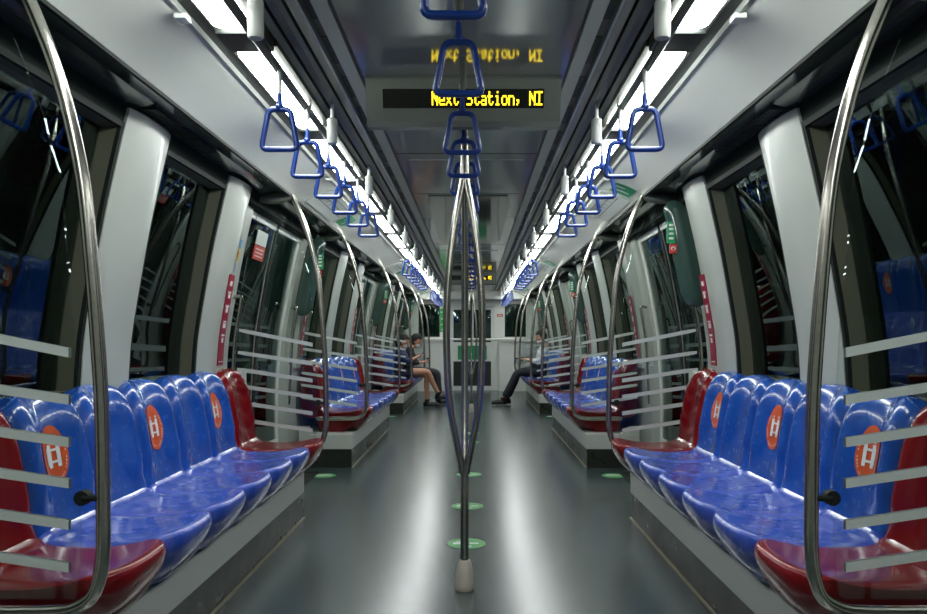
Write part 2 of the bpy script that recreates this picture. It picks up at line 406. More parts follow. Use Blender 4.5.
for s in (-1, 1):
    protos = {}
    for kind in ('red', 'blue', 'mark'):
        r = empty('train_seat', (s*1.25, 0, 0), 'x', 'seat', 'x')
        V, F = seatmesh(PP, pdef, s); mesh('seat_pan', V, F, M['red'] if kind == 'red' else M['blue2'], r, True)
        V, F = seatmesh(BP, bdef, s); mesh('backrest', V, F, M['red'] if kind == 'red' else M['blue'], r, True)
        if kind == 'mark':
            ov = [(.086*cos(a)*(1-.06*sin(a)), .104*sin(a)) for a in [2*pi*i/28 for i in range(28)]]
            d = on_back(MB(), s, ov, .003).build('priority_decal', M['orange'], r); d['label'] = 'orange oval priority decal with white figures'
            mb = MB(); Z = .752
            for a, b, c, e in ((-.030, -.014, -.040, .034), (.010, .028, -.040, .034), (-.036, -.026, -.030, .024), (-.014, .010, .012, .02), (-.014, .010, -.026, -.018), (-.027, -.017, .038, .048), (.013, .024, .038, .048)):
                rect_on_back(mb, s, a*1.4-.012, b*1.4-.012, Z+c*1.1, Z+e*1.1, .0055)
            mb.build('pictogram', M['white'], d)
            mb = MB()
            for i in range(24):
                a = pi*1.08+i/23*pi*1.1
                if i % 5 == 4: continue
                yc, zc = .072*cos(a)*(1-.06*sin(a))-.012, Z+.087*sin(a)
                rect_on_back(mb, s, yc-.0028, yc+.0028, zc-.004, zc+.004, .0055)
            mb.build('caption_ring', M['decalwhite'], d)
        protos[kind] = r
    used = set()
    for b in range(3):
        for j in range(7):
            kind = 'red' if j in (0, 6) else ('mark' if j in (1, 3, 5) else 'blue')
            look = {'red': 'dark red glossy moulded seat', 'blue': 'plain blue glossy moulded seat', 'mark': 'blue glossy moulded seat with orange decal'}[kind]
            lab = '%s, %s place on the %s %s bench' % (look, NTH[j], BENCH[b], side_name(s))
            grp = 'seats of the %s %s bench' % (BENCH[b], side_name(s))
            loc = (s*1.25, Y0+P*b+SW*(j+.5), 0)
            if kind in used: dup(protos[kind], loc, lab, grp)
            else: protos[kind].location = loc; protos[kind]['label'] = lab; protos[kind]['group'] = grp; used.add(kind)
        ya, yb = 2.02+P*b, 4.94+P*b
        if b: ya -= .13
        r = empty('seat_base', (s*1.3, ya, 0), 'pale grey box base with dark steel plinth under the %s %s bench' % (BENCH[b], side_name(s)), 'seat base', 'bench bases')
        L = yb-ya; a, c = sorted((s*-.24, s*.24))
        MB().box(a, c, 0, L, .168, .375 if False else .302, .004).build('side_panel', M['panel'], r)
        MB().box(*sorted((s*.14, s*.24)), 0, .012, .302, .375, 0).build('end_plate', M['panel'], r)
        MB().box(*sorted((s*-.236, s*.24)), .004, L-.004, 0, .168).build('plinth', M['plinth'], r)
        MB().box(*sorted((s*-.247, s*-.236)), .004, L-.004, 0, .009).build('floor_edge', M['brass'], r)

# ------------------------------------------------------------------ glass partitions with curved poles
POLE = [(1.166, 2.122), (1.150, 2.085), (1.125, 2.03), (1.078, 1.91), (1.035, 1.77), (.995, 1.58), (.972, 1.36), (.956, 1.16), (.946, 1.0), (.942, .85), (.941, .72), (.941, .60), (.95, .53), (.972, .475), (1.02, .445), (1.08, .436), (1.2, .435), (1.40, .435)]
PC = cr([(a, b) for a, b in POLE], 4)
def polex(z):
    best = min((p for p in PC if p[0] < 1.17 and p[1] > .5), key=lambda p: abs(p[1]-z)); return best[0]
def partition(s, y, lab):
    r = empty('glass_partition', (s*1.25, y, 0), lab, 'partition', 'glass partitions at the bench ends')
    MB().tube([(s*(x-1.25), 0, z) for x, z in PC], .0185, 12).build('curved_pole', M['steel'], r)
    zs = [.47+i*(2.03-.47)/22 for i in range(23)]
    inner = [(polex(z)+.06+(.03 if z > 1.6 else 0)*(z-1.6)/.4, z) for z in zs]; outer = [(min(wx(z)+.012, 1.6), z) for z in reversed(zs)]
    poly = inner+outer; n = len(inner); V = []; F = []
    for yy in (-.005, .005):
        for i in range(n):
            V.append((s*(inner[i][0]-1.25), yy, zs[i])); V.append((s*(wx(zs[i])+.012-1.25), yy, zs[i]))
    for k in (0, 1):
        for i in range(n-1): q = k*2*n+2*i; F.append((q, q+1, q+3, q+2))
    for i in range(n-1):
        F.append((2*i, 2*i+2, 2*n+2*i+2, 2*n+2*i)); F.append((2*i+1, 2*i+3, 2*n+2*i+3, 2*n+2*i+1))
    mesh('glass_panel', V, F, M['clear'], r)
    for zc in (1.125, 1.0, .887, .778, .668, .555):
        mb = MB(); V = []; F = []; x0 = 1.03; x1 = wx(zc)-.03; nn = 10
        for i in range(nn+1):
            x = x0+(x1-x0)*i/nn; t = i/nn; z = zc+(x-x0)*(.20 if zc > 1.1 else .15)
            w = .0125 if t < .93 else .009
            for (yy, dz) in ((-.0065, -w), (-.0065, w), (.0065, w), (.0065, -w)): V.append((s*(x-1.25), yy, z+dz))
        for i in range(nn):
            for q in range(4): F.append((4*i+q, 4*i+(q+1) % 4, 4*i+4+(q+1) % 4, 4*i+4+q))
        F += [(0, 1, 2, 3), tuple(range(4*nn, 4*nn+4))]
        mesh('frosted_stripe', V, F, M['frost'], r)
    mb = MB()
    for zc in (.74,): mb.tube([(s*(polex(zc)+.01-1.25), -.010, zc), (s*(polex(zc)+.05-1.25), -.010, zc)], .008, 8); mb.tube([(s*(polex(zc)+.052-1.25), -.014, zc), (s*(polex(zc)+.052-1.25), .014, zc)], .02, 16)
    mb.build('clamp', M['gasket'], r)
    mb = MB(); pts = cr([(1.16, 2.112, .016), (1.20, 2.108, .03), (1.26, 2.10, .038), (1.32, 2.098, .036), (1.385, 2.10, .028)], 4)
    mb.tube([(s*(x-1.25), 0, z) for x, z, q in pts], [q for x, z, q in pts], 12).build('pole_bracket', M['sleeve'], r)
    return r
PY = [2.02, 5.055, 6.97, 10.035, 11.95, 15.015, 16.8]
DESC = ['at the near end of the nearest', 'at the far end of the nearest', 'at the near end of the middle', 'at the far end of the middle', 'at the near end of the farthest', 'at the far end of the farthest', 'x']
for s in (-1, 1):
    r = None
    for i, y in enumerate(PY):
        lab = 'clear screen with frosted stripes and curved steel pole %s %s bench' % (DESC[i], side_name(s))
        if i == 6: lab = 'clear striped screen with curved steel pole beside the %s end cabinet' % side_name(s)
        if r is None: r = partition(s, y, lab)
        else: dup(r, (s*1.25, y, 0), lab)

# ------------------------------------------------------------------ centre poles
def centre_pole(y, lab):
    r = empty('centre_pole', (0, y, 0), lab, 'grab pole', 'three-branch floor-to-ceiling poles')
    MB().lathe([(.043, 0), (.046, .006), (.045, .02), (.038, .09), (.030, .128), (.024, .138)], n=24).build('floor_cover', M['cone'], r)
    MB().tube([(0, 0, .12), (0, 0, .3), (0, 0, .575)], .0195, 14).build('lower_shaft', M['steel'], r)
    MB().tube([(0, 0, 1.86), (0, 0, 2.25)], .0195, 14).build('upper_shaft', M['steel'], r)
    for a in (pi/2, -pi/6, -5*pi/6):
        pts = cr([(.010, .54), (.020, .60), (.045, .70), (.070, .82), (.087, .96), (.094, 1.13), (.094, 1.28), (.084, 1.45), (.062, 1.62), (.038, 1.76), (.016, 1.86), (.010, 1.90)], 3)
        MB().tube([(q*cos(a), q*sin(a), z) for q, z in pts], .0165, 12).build('branch', M['steel'], r)
    MB().lathe([(.020, 0), (.040, .006), (.040, .02)], c=(0, 0, 2.23), n=20).build('ceiling_flange', M['steel'], r)
    return r
cp = centre_pole(3.53, 'tall steel pole splitting into three curved branches, nearest the viewpoint')
dup(cp, (0, 12.1, 0), 'tall three-branch steel pole on the centre line, far down the car')

# ------------------------------------------------------------------ hand straps
def strap_proto(s):
    r = empty('hand_strap', (0, 0, 2.175), 'x', 'hand strap', 'x')
    pale = s != 0
    m = MB().tube([(0, 0, .05 if s == 0 else .0), (0, 0, -.045), (0, 0, -.06)], [.0165, .0165, .014] if s == 0 else [.009, .009, .008], 10)
    m.tube([(0, 0, -.058), (0, 0, -.115)], [.014, .006] if s == 0 else [.008, .006], 10)
    m.build('sleeve', M['sleeve'] if s == 0 else M['litsleeve'], r)
    m = MB().tube([(0, 0, -.10), (0, 0, -.125), (0, 0, -.150)], [.008, .010, .012], 10)
    m.ball((0, 0, -.150), .017, .015, .014); m.build('link', M['strap'], r)
    w0, w1, zt, zb = .040, .068, -.158, -.307
    base = [(-w0, zt), (w0, zt), (w1, zb), (-w1, zb)]; pts = []
    for i in range(4):
        p0, p, p1 = (Vector((*base[i-1], 0)), Vector((*base[i], 0)), Vector((*base[(i+1) % 4], 0)))
        a = p+(p0-p).normalized()*.024; b = p+(p1-p).normalized()*.024
        for t in (0, .25, .5, .75, 1): q = a*(1-t)**2+p*2*t*(1-t)+b*t*t; pts.append((q.x, 0, q.y))
    MB().tube(pts,   .0105, 10, closed=True).build('grip_loop', M['strap'], r)
    return r
def strap_row(s, ys, lab, grp):
    global _protos
    for i, y in enumerate(ys):
        l = lab % ORD[i]
        if s not in _protos: _protos[s] = strap_proto(s); _protos[s].location = (s*.68, y, 2.175); tag(_protos[s], l, None, grp)
        else: dup(_protos[s], (s*.68, y, 2.175), l, grp)
_protos = {}
for s in (-1, 1):
    sn = side_name(s)
    strap_row(s, [2.83+.475*i for i in range(6)], 'blue triangular hand strap, %s of the nearest cluster above the '+sn+' seats', 'near cluster of %s straps' % sn)
    strap_row(s, [8.35+.475*i for i in range(6)], 'blue triangular hand strap, %s of the middle cluster on the '+sn+' rail', 'middle cluster of %s straps' % sn)
    strap_row(s, [13.6+.45*i for i in range(6)], 'blue triangular hand strap, %s of the farthest cluster on the '+sn+' rail', 'far cluster of %s straps' % sn)
strap_row(0, [1.66, 2.19, 2.88, 3.29, 3.70, 4.2, 4.7, 5.2, 5.7, 6.2, 6.9, 7.5, 8.1, 8.7, 9.3, 9.9, 10.5], 'blue hand strap on the centre line of the ceiling, %s counting from the viewpoint', 'centre row of straps')
for s in (-1, 1):
    r = None
    for i in range(12):
        y = 2.26+1.22*i; lab = 'pale plastic cylinder on a thin rod beside the %s lights, %s in its row' % (side_name(s), ORD[i])
        if r is None:
            r = empty('ceiling_plug', (s*.605, y, 2.24), lab, 'ceiling fitting', 'white hanging cylinders')
            MB().lathe([(.020, -.185), (.024, -.180), (.0245, -.08), (.021, -.070), (.009, -.064)], n=18).build('cylinder', M['lightgrey'], r)
            MB().lathe([(.009, -.066), (.009, -.03), (.006, -.002)], n=12).build('rod', M['lightgrey'], r)
        else: dup(r, (s*.605, y, 2.24), lab)

# ------------------------------------------------------------------ passenger information signs
FONT = {'N': ['10001', '11001', '11101', '10111', '10011', '10001', '10001'], 'e': ['00000', '00000', '01110', '10001', '11111', '10000', '01111'],
        'x': ['00000', '00000', '10001', '01010', '00100', '01010', '10001'], 't': ['01000', '01000', '11110', '01000', '01000', '01001', '00110'],
        'S': ['01111', '10000', '10000', '01110', '00001', '00001', '11110'], 'a': ['00000', '00000', '01110', '00001', '01111', '10001', '01111'],
        'i': ['00100', '00000', '01100', '00100', '00100', '00100', '01110'], 'o': ['00000', '00000', '01110', '10001', '10001', '10001', '01110'],
        'n': ['00000', '00000', '11110', '10001', '10001', '10001', '10001'], ',': ['00000', '00000', '00000', '00000', '01100', '00100', '01000'],
        'I': ['11111', '00100', '00100', '00100', '00100', '00100', '11111'], ' ': ['00000']*7}
def sign(y, lab):
    r = empty('information_display', (0, y, 2.25), lab, 'sign', None)
    yb = .09
    prof = [(0, 0), (.0, -.012), (.045, -.175), (.062, -.195), (.09, -.200), (.24, -.12), (.34, 0)]
    V = []; F = []; n = len(prof)
    for x in (-.405, .405): V += [(x, p[0], p[1]) for p in prof]
    F = [tuple(range(n)), tuple(range(n, 2*n))]+[(i, (i+1) % n, n+(i+1) % n, n+i) for i in range(n)]
    mesh('housing', V, F, M['signbox'], r)
    sl = .045/.163
    def pt(x, dz, off): return (x, -dz*sl-.0033-off, dz)     # dz < 0 down the sloping face
    def quad(mb, x0, x1, d0, d1, o): mb.add([pt(x0, d0, o), pt(x1, d0, o), pt(x1, d1, o), pt(x0, d1, o)], [(0, 1, 2, 3)])
    mb = MB(); o = .003
    V = [pt(a, b, q) for q in (0, o) for a, b in ((-.335, -.052), (.335, -.052), (.335, -.125), (-.335, -.125))]
    mb.add(V, [(0, 1, 2, 3), (4, 5, 6, 7), (0, 1, 5, 4), (1, 2, 6, 5), (2, 3, 7, 6), (3, 0, 4, 7)]); scr = mb.build('led_screen', M['screen'], r)
    mb = MB(); px = .0049; pz = .0078; x = -.131
    for ch in 'Next Station, NI':
        for row, bits in enumerate(FONT[ch]):
            for c, bit in enumerate(bits):
                if bit == '1':
                    x0 = x+c*px; d = -.061-row*pz; quad(mb, x0-.0007, x0+px*1.12, d, d-pz*.95, .0045)
        x += 6*px*.985
    mb.build('amber_text', M['led'], scr)
    return r
sg = sign(3.14, 'ceiling display with amber dot-matrix lettering, nearest the viewpoint')
dup(sg, (0, 12.3, 2.25), 'small distant ceiling display with amber lettering, far down the car')
for i, (y0, y1) in enumerate(((-1, .9), (4.6, 5.6), (9.3, 10.6), (13.2, 14.3))):
    trim(slab(MB(), rrect(-.36, .36, y0, y1, .04), 2.244, 2.252), M['ceil'])
for (y0, y1) in ((5.75, 8.6), (10.8, 12.2), (14.4, 16.6)):
    pl = [(-.30, y0), (-.33, y0+.35), (-.33, y1-.35), (-.27, y1), (.27, y1), (.33, y1-.35), (.33, y0+.35), (.30, y0)]
    trim(slab(MB(), pl, 2.243, 2.252), M['ceildark'])
mb = MB()
for y in (.95, 3.66, 4.45, 5.68, 8.7, 10.7, 12.15, 14.35): mb.box(-.414, .414, y, y+.008, 2.2485, 2.2515)
trim(mb, M['black'])

# ------------------------------------------------------------------ soffit vents, cove posters
for s in (-1, 1):
    for b in range(3):
        lab = 'dark slatted air vent in the soffit above the %s %s windows' % (BENCH[b], side_name(s))
        if b == 0:
            v0 = empty('air_vent', (s*1.315, 3.16, 2.124), lab, 'vent', 'soffit vents')
            MB().box(-.038, .038, 0, .74, -.004, .004).build('backing', M['black'], v0)
            mb = MB()
            for i in range(7): mb.box(-.038, .038, .0+i*.122, .008+i*.122, -.009, -.002)
            for x in (-.038, -.019, 0, .019, .034): mb.box(x, x+.004, 0, .74, -.008, -.003)
            mb.build('grille', M['raildark'], v0)
        else: dup(v0, (s*1.315, 3.16+P*b, 2.124), lab)
    # route map panel over each doorway, lying on the cove
    aa, bb = Vector((.935, 2.213)), Vector((1.145, 2.137)); 
    cz = cr([(.90, 2.235), (.915, 2.218), (.98, 2.205), (1.05, 2.182), (1.12, 2.150), (1.165, 2.124), (1.175, 2.118)], 6)
    def covez(x):
        for p, q in zip(cz, cz[1:]):
            if p[0] <= x <= q[0]: return p[1]+(q[1]-p[1])*(x-p[0])/(q[0]-p[0])
        return cz[-1][1]
    def cove_patch(mb, x0, x1, y0, y1, off, th=.004, y_o=0., n=6):
        V = []; F = []
        for k, o in ((0, off), (1, off-th)):
            for i in range(n+1):
                x = x0+(x1-x0)*i/n
                for y in (y0, y1): V.append((s*(x-.98), y-y_o, covez(x)-o-2.2))
        for k in (0, 1):
            for i in range(n): q = k*2*(n+1)+2*i; F.append((q, q+1, q+3, q+2))
        m_ = 2*(n+1)
        for i in range(n): F.append((2*i, 2*i+2, m_+2*i+2, m_+2*i)); F.append((2*i+1, 2*i+3, m_+2*i+3, m_+2*i+1))
        F.append((0, 1, m_+1, m_)); F.append((m_-2, m_-1, 2*m_-1, 2*m_-2)); mb.add(V, F)
    for b in range(3):
        yo = 5.35+P*b; nm = ['nearest', 'middle', 'farthest'][b]
        if b == 0:
            rm = empty('route_map_panel', (s*.98, yo, 2.2), 'pale route map panel with fine lines over the nearest %s doorway' % side_name(s), 'map', 'route maps above the doors')
            mb = MB(); cove_patch(mb, .935, 1.14, yo, yo+.95, .007, .006, yo); pn = mb.build('map_sheet', M['seattray'], rm)
            mb = MB()
            for x in (.975, 1.02, 1.065): cove_patch(mb, x, x+.004, yo+.06, yo+.88, .0085, .001, yo, 1)
            for q in range(13): cove_patch(mb, .985, 1.055 if q % 2 else 1.03, yo+.08+q*.062, yo+.084+q*.062, .0085, .001, yo, 2)
            mb.build('map_lines', M['ink'], pn)
            ya = yo+1.05 if s < 0 else yo-.30
            gs = empty('exit_notice', (s*.98, yo, 2.2), 'green and white notice beside the nearest %s route map' % side_name(s), 'sign', 'green notices on the cove')
            mb = MB(); cove_patch(mb, .985, 1.12, ya, ya+.24, .005, .004, yo); g0 = mb.build('notice_sheet', M['green'], gs)
            mb = MB()
            for q in range(2): cove_patch(mb, 1.0, 1.06+.04*q, ya+.05+q*.09, ya+.075+q*.09, .0062, .001, yo, 3)
            mb.build('printed_lines', M['white'], g0)
        else:
            dup(rm, (s*.98, yo, 2.2), 'pale route map panel with fine lines over the %s %s doorway' % (nm, side_name(s)))
            dup(gs, (s*.98, yo, 2.2), 'green and white notice beside the %s %s route map' % (nm, side_name(s)))
    mb = MB()
    for y in (2.45, 4.95, 7.5, 9.95, 12.4, 14.9):
        mb.box(*sorted((s*.885, s*.925)), y, y+.05, 2.198, 2.215, .003)
    mb.build('cove_clip', M['lightgrey'])
    tag(COL.objects[-1], 'small pale clips along the upper edge of the %s cove panel' % side_name(s), 'clip', kind='structure')

# ------------------------------------------------------------------ door-side things
def wall_patch(mb, s, yc, w, z0, z1, off, n=10, th=.003):
    return curved(mb, s, yc-w/2, yc+w/2, z0, z1, off, th, n)
for s in (-1, 1):
    sn = side_name(s)
    for b in range(3):
        nm = ['nearest', 'middle', 'farthest'][b]; o = P*b
        # red vertical pictogram sticker on each side of the doorway
        for q, yc in enumerate((4.70, 6.915)):
            if b and q == 1: pass
            lab = 'narrow crimson sticker with white pictograms, %s side of the %s %s doorway' % (('near', 'far')[q], nm, sn)
            mb = curved(MB(), s, yc+o-.05, yc+o+.05, 1.0, 1.56, -.03 if q == 0 else -.026, .006, 10)
            st = mb.build('safety_sticker', M['magenta'], smooth=True); tag(st, lab, 'sticker', 'crimson door stickers')
            mb = MB(); of = -.032 if q == 0 else -.028; z = 1.49
            for (dz, w, h) in ((0, .04, .03), (-.045, .05, .012), (-.075, .03, .035), (-.13, .055, .012), (-.165, .035, .04), (-.225, .05, .010), (-.26, .045, .03), (-.31, .05, .012), (-.35, .03, .03), (-.47, .07, .006)):
                curved(mb, s, yc+o-w/2, yc+o+w/2, z+dz, z+dz+h, of, .002, 2)
            mb.build('pictogram', M['white'], st)
        for q, yc in enumerate((5.10, 6.70)):
            pts = [(-.0, 1.42), (.035, 1.45)]
            path = [(wx(1.45)+.11, 1.435), (wx(1.45)+.03, 1.45)]+[(wx(z)-.015+.03, z) for z in (1.42, 1.3, 1.15, 1.0, .85, .7, .62)]+[(wx(.6)+.03, .59), (wx(.6)+.11, .60)]
            gb = MB().tube([(s*x, yc+o, z) for x, z in cr(path, 3)], .0125, 10).build('grab_bar', M['steel'])
            tag(gb, 'curved steel grab bar, %s side of the %s %s doorway' % (('near', 'far')[q], nm, sn), 'grab bar', 'grab bars beside the doors')
        # rounded smoked panel (near side on the right, far side on the left)
        yc = (4.93 if s > 0 else 6.74)+o
        cpv = empty('smoked_capsule', (s*1.43, yc, 1.42), 'dark green glossy capsule panel hanging by the %s %s doorway' % (nm, sn), 'panel', 'capsule panels beside the doors')
        ptsc = cr([(-.075, .56), (-.05, .45), (-.02, .30), (.01, .15), (.035, .03)], 4); N = len(ptsc); V = []; F = []; nn = 18
        rr = []
        for i, p in enumerate(ptsc):
            rr.append((p, .082))
        cap0 = [((ptsc[0][0]-.018*sin(t)*1.0, ptsc[0][1]+.082*sin(t)), .082*cos(t)) for t in (1.5, 1.2, .9, .6, .3)]
        cap1 = [((ptsc[-1][0]+.018*sin(t), ptsc[-1][1]-.082*sin(t)), .082*cos(t)) for t in (.3, .6, .9, 1.2, 1.5)]
        for (p, q) in cap0+rr+cap1:
            for k in range(nn): a = 2*pi*k/nn; V.append((s*(p[0]+q*cos(a)), .35*q*sin(a)-.01, p[1]))
        NN = len(V)//nn
        for i in range(NN-1):
            for k in range(nn): F.append((i*nn+k, i*nn+(k+1) % nn, (i+1)*nn+(k+1) % nn, (i+1)*nn+k))
        F += [tuple(range(nn)), tuple(range((NN-1)*nn, NN*nn))]
        mesh('shell', V, F, M['capsule'], cpv, True)
        g = MB().box(*sorted((s*-.142, s*-.090)), -.034, -.024, .36, .50, .002).build('green_label', M['green'], cpv); g['label'] = 'green label with pale characters'
        mb = MB()
        for z in (.385, .415, .445, .470): mb.box(*sorted((s*-.13, s*-.102)), -.036, -.0335, z, z+.014)
        mb.build('label_print', M['white'], g)
        g = MB().box(*sorted((s*-.125, s*-.078)), -.034, -.024, .295, .355, .002).build('red_label', M['redsign'], cpv); g['label'] = 'red label with a white ring'
        mb = MB().tube([(s*-.1015+.012*cos(a), -.035, .325+.012*sin(a)) for a in [2*pi*i/14 for i in range(14)]], .003, 6, closed=True); mb.build('ring_print', M['white'], g)
        # green tag under it
        yt = (4.92 if s > 0 else 6.86)+o
        gt = wall_patch(MB(), s, yt, .05, 1.20, 1.34, .064, 4).build('green_tag', M['green']); tag(gt, 'small green sticker below the capsule at the %s %s doorway' % (nm, sn), 'sticker', 'green stickers by the doors')
        # red and white notice at the head of the door leaf
        yd = 5.55+o
        nt_ = wall_patch(MB(), s, yd, .26, 1.74, 1.84, .094, 3, .004).build('door_notice', M['redsign']); tag(nt_, 'red and pale notice at the top of the %s %s door' % (nm, sn), 'sticker', 'door notices')
        mb = wall_patch(MB(), s, yd, .26, 1.845, 1.945, .094, 3, .004); mb.build('pale_field', M['seattray'], nt_)
        mb = MB()
        for z in (1.76, 1.785, 1.81): wall_patch(mb, s, yd, .19, z, z+.008, .0925, 1, .002)
        mb.build('printed_lines', M['white'], nt_)
        if s < 0:
            ys = 4.99+o
            sk = wall_patch(MB(), s, ys, .12, 1.68, 1.76, .064, 4, .004).build('wall_notice', M['yellow']); tag(sk, 'yellow and blue sticker before the %s left doorway' % nm, 'sticker', 'yellow and blue stickers')
            mb = wall_patch(MB(), s, ys, .12, 1.762, 1.82, .064, 3, .004); mb.build('blue_field', M['bluesign'], sk)
            mb = wall_patch(MB(), s, ys-.01, .07, 1.60, 1.655, .064, 3, .004); mb.build('lower_label', M['bluesign'], sk)
            mb = MB(); wall_patch(mb, s, ys-.01, .06, 1.70, 1.74, .0625, 3, .002); mb.build('print', M['redsign'], sk)
        # round floor prints
        yf = 6.47+o
        fd = MB().lathe([(.105, 0), (.105, .0012)], c=(s*1.235, yf, .0004), n=28).build('floor_marker', M['greenfloor']); tag(fd, 'green floor sticker in front of the %s %s doorway' % (nm, sn), 'floor sticker', 'green stickers at the doors')
        mb = MB(); mb.box(*sorted((s*1.16, s*1.31)), yf-.02, yf+.01, .0016, .0022); mb.box(*sorted((s*1.18, s*1.29)), yf+.03, yf+.05, .0016, .0022); mb.build('print', M['white'], fd)
for i, (y, r_) in enumerate(((4.32, .110), (5.29, .110), (6.53, .110), (8.6, .110), (9.4, .110))):
    V = []; F = []; n = 36; radii = (r_, r_*.86, r_*.80, 0.0)
    d = MB(); 
    d.lathe([(r_, 0), (r_, .0012)], c=(0, y, .0004), n=32); fd = d.build('floor_marker', M['greenfloor']); tag(fd, 'round green sticker on the aisle centre line, %s from the viewpoint' % ORD[i], 'floor sticker', 'green discs along the aisle')
    mb = MB()
    for (a, b, c, e) in ((-.075, -.02, -.02, .02), (-.06, -.03, .035, .05), (.02, .07, -.012, .012), (-.03, .03, -.07, -.055)): mb.box(a, b, y+c, y+e, .0016, .0022)
    mb.build('print', M['seattray'], fd)

# ------------------------------------------------------------------ end of the car
def S(mb, name, m): o = mb.build(name, m); o['kind'] = 'structure'; return o
mb = MB(); E = YB
# pieces of the end wall around the doorway and the two side windows
for s in (-1, 1):
    a, b = .50, 1.60
    mb.box(*sorted((s*.50, s*.74)), E, E+.10, 0, 2.05); mb.box(*sorted((s*.74, s*1.22)), E, E+.10, 0, 1.22); mb.box(*sorted((s*1.22, s*1.70)), E, E+.10, 0, 2.05)
    mb.box(*sorted((s*.74, s*1.22)), E, E+.10, 1.96, 2.05)
mb.box(-1.7, 1.7, E-.02, E+.10, 2.04, 2.34); mb.box(-.50, .50, E, E+.10, 1.92, 2.05)
S(mb, 'wall_end', M['lightgrey'])
mb = MB(); mb.box(-1.2, 1.2, E-.35, E-.02, 2.06, 2.25, .02); trim(mb, M['lightgrey'])
for s in (-1, 1):
    wn[0] += 1; mb = MB(); x0, x1 = .74, 1.22
    for (a, b, c, d) in ((x0, x0+.02, 1.22, 1.96), (x1-.02, x1, 1.22, 1.96), (x0, x1, 1.22, 1.24), (x0, x1, 1.94, 1.96)): mb.box(*sorted((s*a, s*b)), E-.01, E+.05, c, d)
    w_ = S(mb, 'window_%d' % wn[0], M['gasket']); MB().box(*sorted((s*(x0+.02), s*(x1-.02))), E+.03, E+.04, 1.24, 1.94).build('window_pane', M['glass'], w_)
dn[0] += 1
mb = MB(); yd = E+.05
for (a, b, c, d) in ((-.50, -.43, 0, 1.92), (.43, .50, 0, 1.92), (-.43, .43, 0, .10), (-.43, .43, .66, 1.10), (-.43, .43, 1.84, 1.92), (-.03, .03, 1.10, 1.84)): mb.box(a, b, yd, yd+.04, c, d)
dd = S(mb, 'door_%d' % dn[0], M['enddoor'])
MB().box(-.43, .43, yd+.015, yd+.025, 1.10, 1.84).build('door_glass', M['glass'], dd)
MB().box(-.43, .43, yd+.012, yd+.03, .10, .66).build('lower_panel', M['black'], dd)
gp = MB().box(-.33, .33, yd-.012, yd-.002, .70, 1.02).build('green_sign', M['green']); tag(gp, 'dark green board on the end door', 'sign')
trim(MB().box(-2.4, 2.4, E+1.1, E+1.2, -.5, 3), M['tunnel'])
hb = MB().tube([(-1.18, 16.93, 1.163), (1.0, 16.93, 1.163)], .024, 12).build('barrier_rail', M['white']); tag(hb, 'white horizontal rail across the end of the car, between the cabinets', 'rail')
for x in (-1.1, .92):
    MB().tube([(x, 16.93, 1.163), (x, 17.08, 1.12)], .014, 8).build('support', M['steel'], hb)
for s in (-1, 1):
    r = empty('end_cabinet', (s*1.02, 17.02, 0), 'waist-high light grey cabinet left of the end door' if s < 0 else 'waist-high light grey cabinet right of the end door', 'cabinet', 'end cabinets')
    MB().box(-.42, .42, 0, .27, 0, 1.11, .008).build('body', M['lightgrey'], r)
    for a, b in ((-.405, -.01), (.01, .405)):
        d = MB().box(a, b, -.012, .002, .06, 1.07, .004).build('cabinet_door', M['lightgrey'], r)
        MB().box(b-.06 if a < 0 else a+.03, b-.03 if a < 0 else a+.06, -.022, -.010, .62, .72, .003).build('latch', M['gasket'], d)
    MB().box(-.43, .43, -.02, .27, 1.11, 1.13, .004).build('top', M['white'], r)
ps = MB().box(-.735, -.60, E-.012, E-.002, 1.33, 1.86).build('green_poster', M['poster']); tag(ps, 'tall bright green poster with pale shapes left of the end door', 'poster')
mb = MB()
for i, (x, z) in enumerate(((-.70, 1.78), (-.65, 1.72), (-.69, 1.63), (-.64, 1.58), (-.70, 1.5), (-.65, 1.44), (-.68, 1.38))): mb.box(x-.02, x+.025, E-.015, E-.011, z-.012, z+.014)
mb.build('printed_shapes', M['seattray'], ps)
rs = MB().box(.56, .70, E-.012, E-.002, 1.68, 1.74).build('red_sticker', M['redsign']); tag(rs, 'small red sticker on the end pillar right of the door', 'sticker')
MB().box(.575, .685, E-.014, E-.011, 1.70, 1.72).build('print', M['white'], rs)

# ------------------------------------------------------------------ people
def skin(name, nodes, edges, m, parent, root='hip', sub=1):
    names = list(nodes); idx = {n: i for i, n in enumerate(names)}
    me = bpy.data.meshes.new(name+'_skeleton'); me.from_pydata([nodes[n][:3] for n in names], [(idx[a], idx[b]) for a, b in edges], [])
    o = bpy.data.objects.new(name+'_src', me); COL.objects.link(o)
    md = o.modifiers.new('skin', 'SKIN'); md.use_smooth_shade = True; md.branch_smoothing = .3
    sv = me.skin_vertices[0].data if me.skin_vertices else None
    if sv is None:
        return None
    for n in names:
        r = nodes[n][3]; r = r if isinstance(r, tuple) else (r, r); sv[idx[n]].radius = r; sv[idx[n]].use_root = (n == root)
    ss = o.modifiers.new('sub', 'SUBSURF'); ss.levels = sub; ss.render_levels = sub
    dg = bpy.context.evaluated_depsgraph_get(); dg.update()
    nm = bpy.data.meshes.new_from_object(o.evaluated_get(dg)); nm.name = name
    bpy.data.objects.remove(o); bpy.data.meshes.remove(me)
    nm.materials.clear(); nm.materials.append(m)
    for p in nm.polygons: p.use_smooth = True
    r = bpy.data.objects.new(name, nm); return link(r, parent)
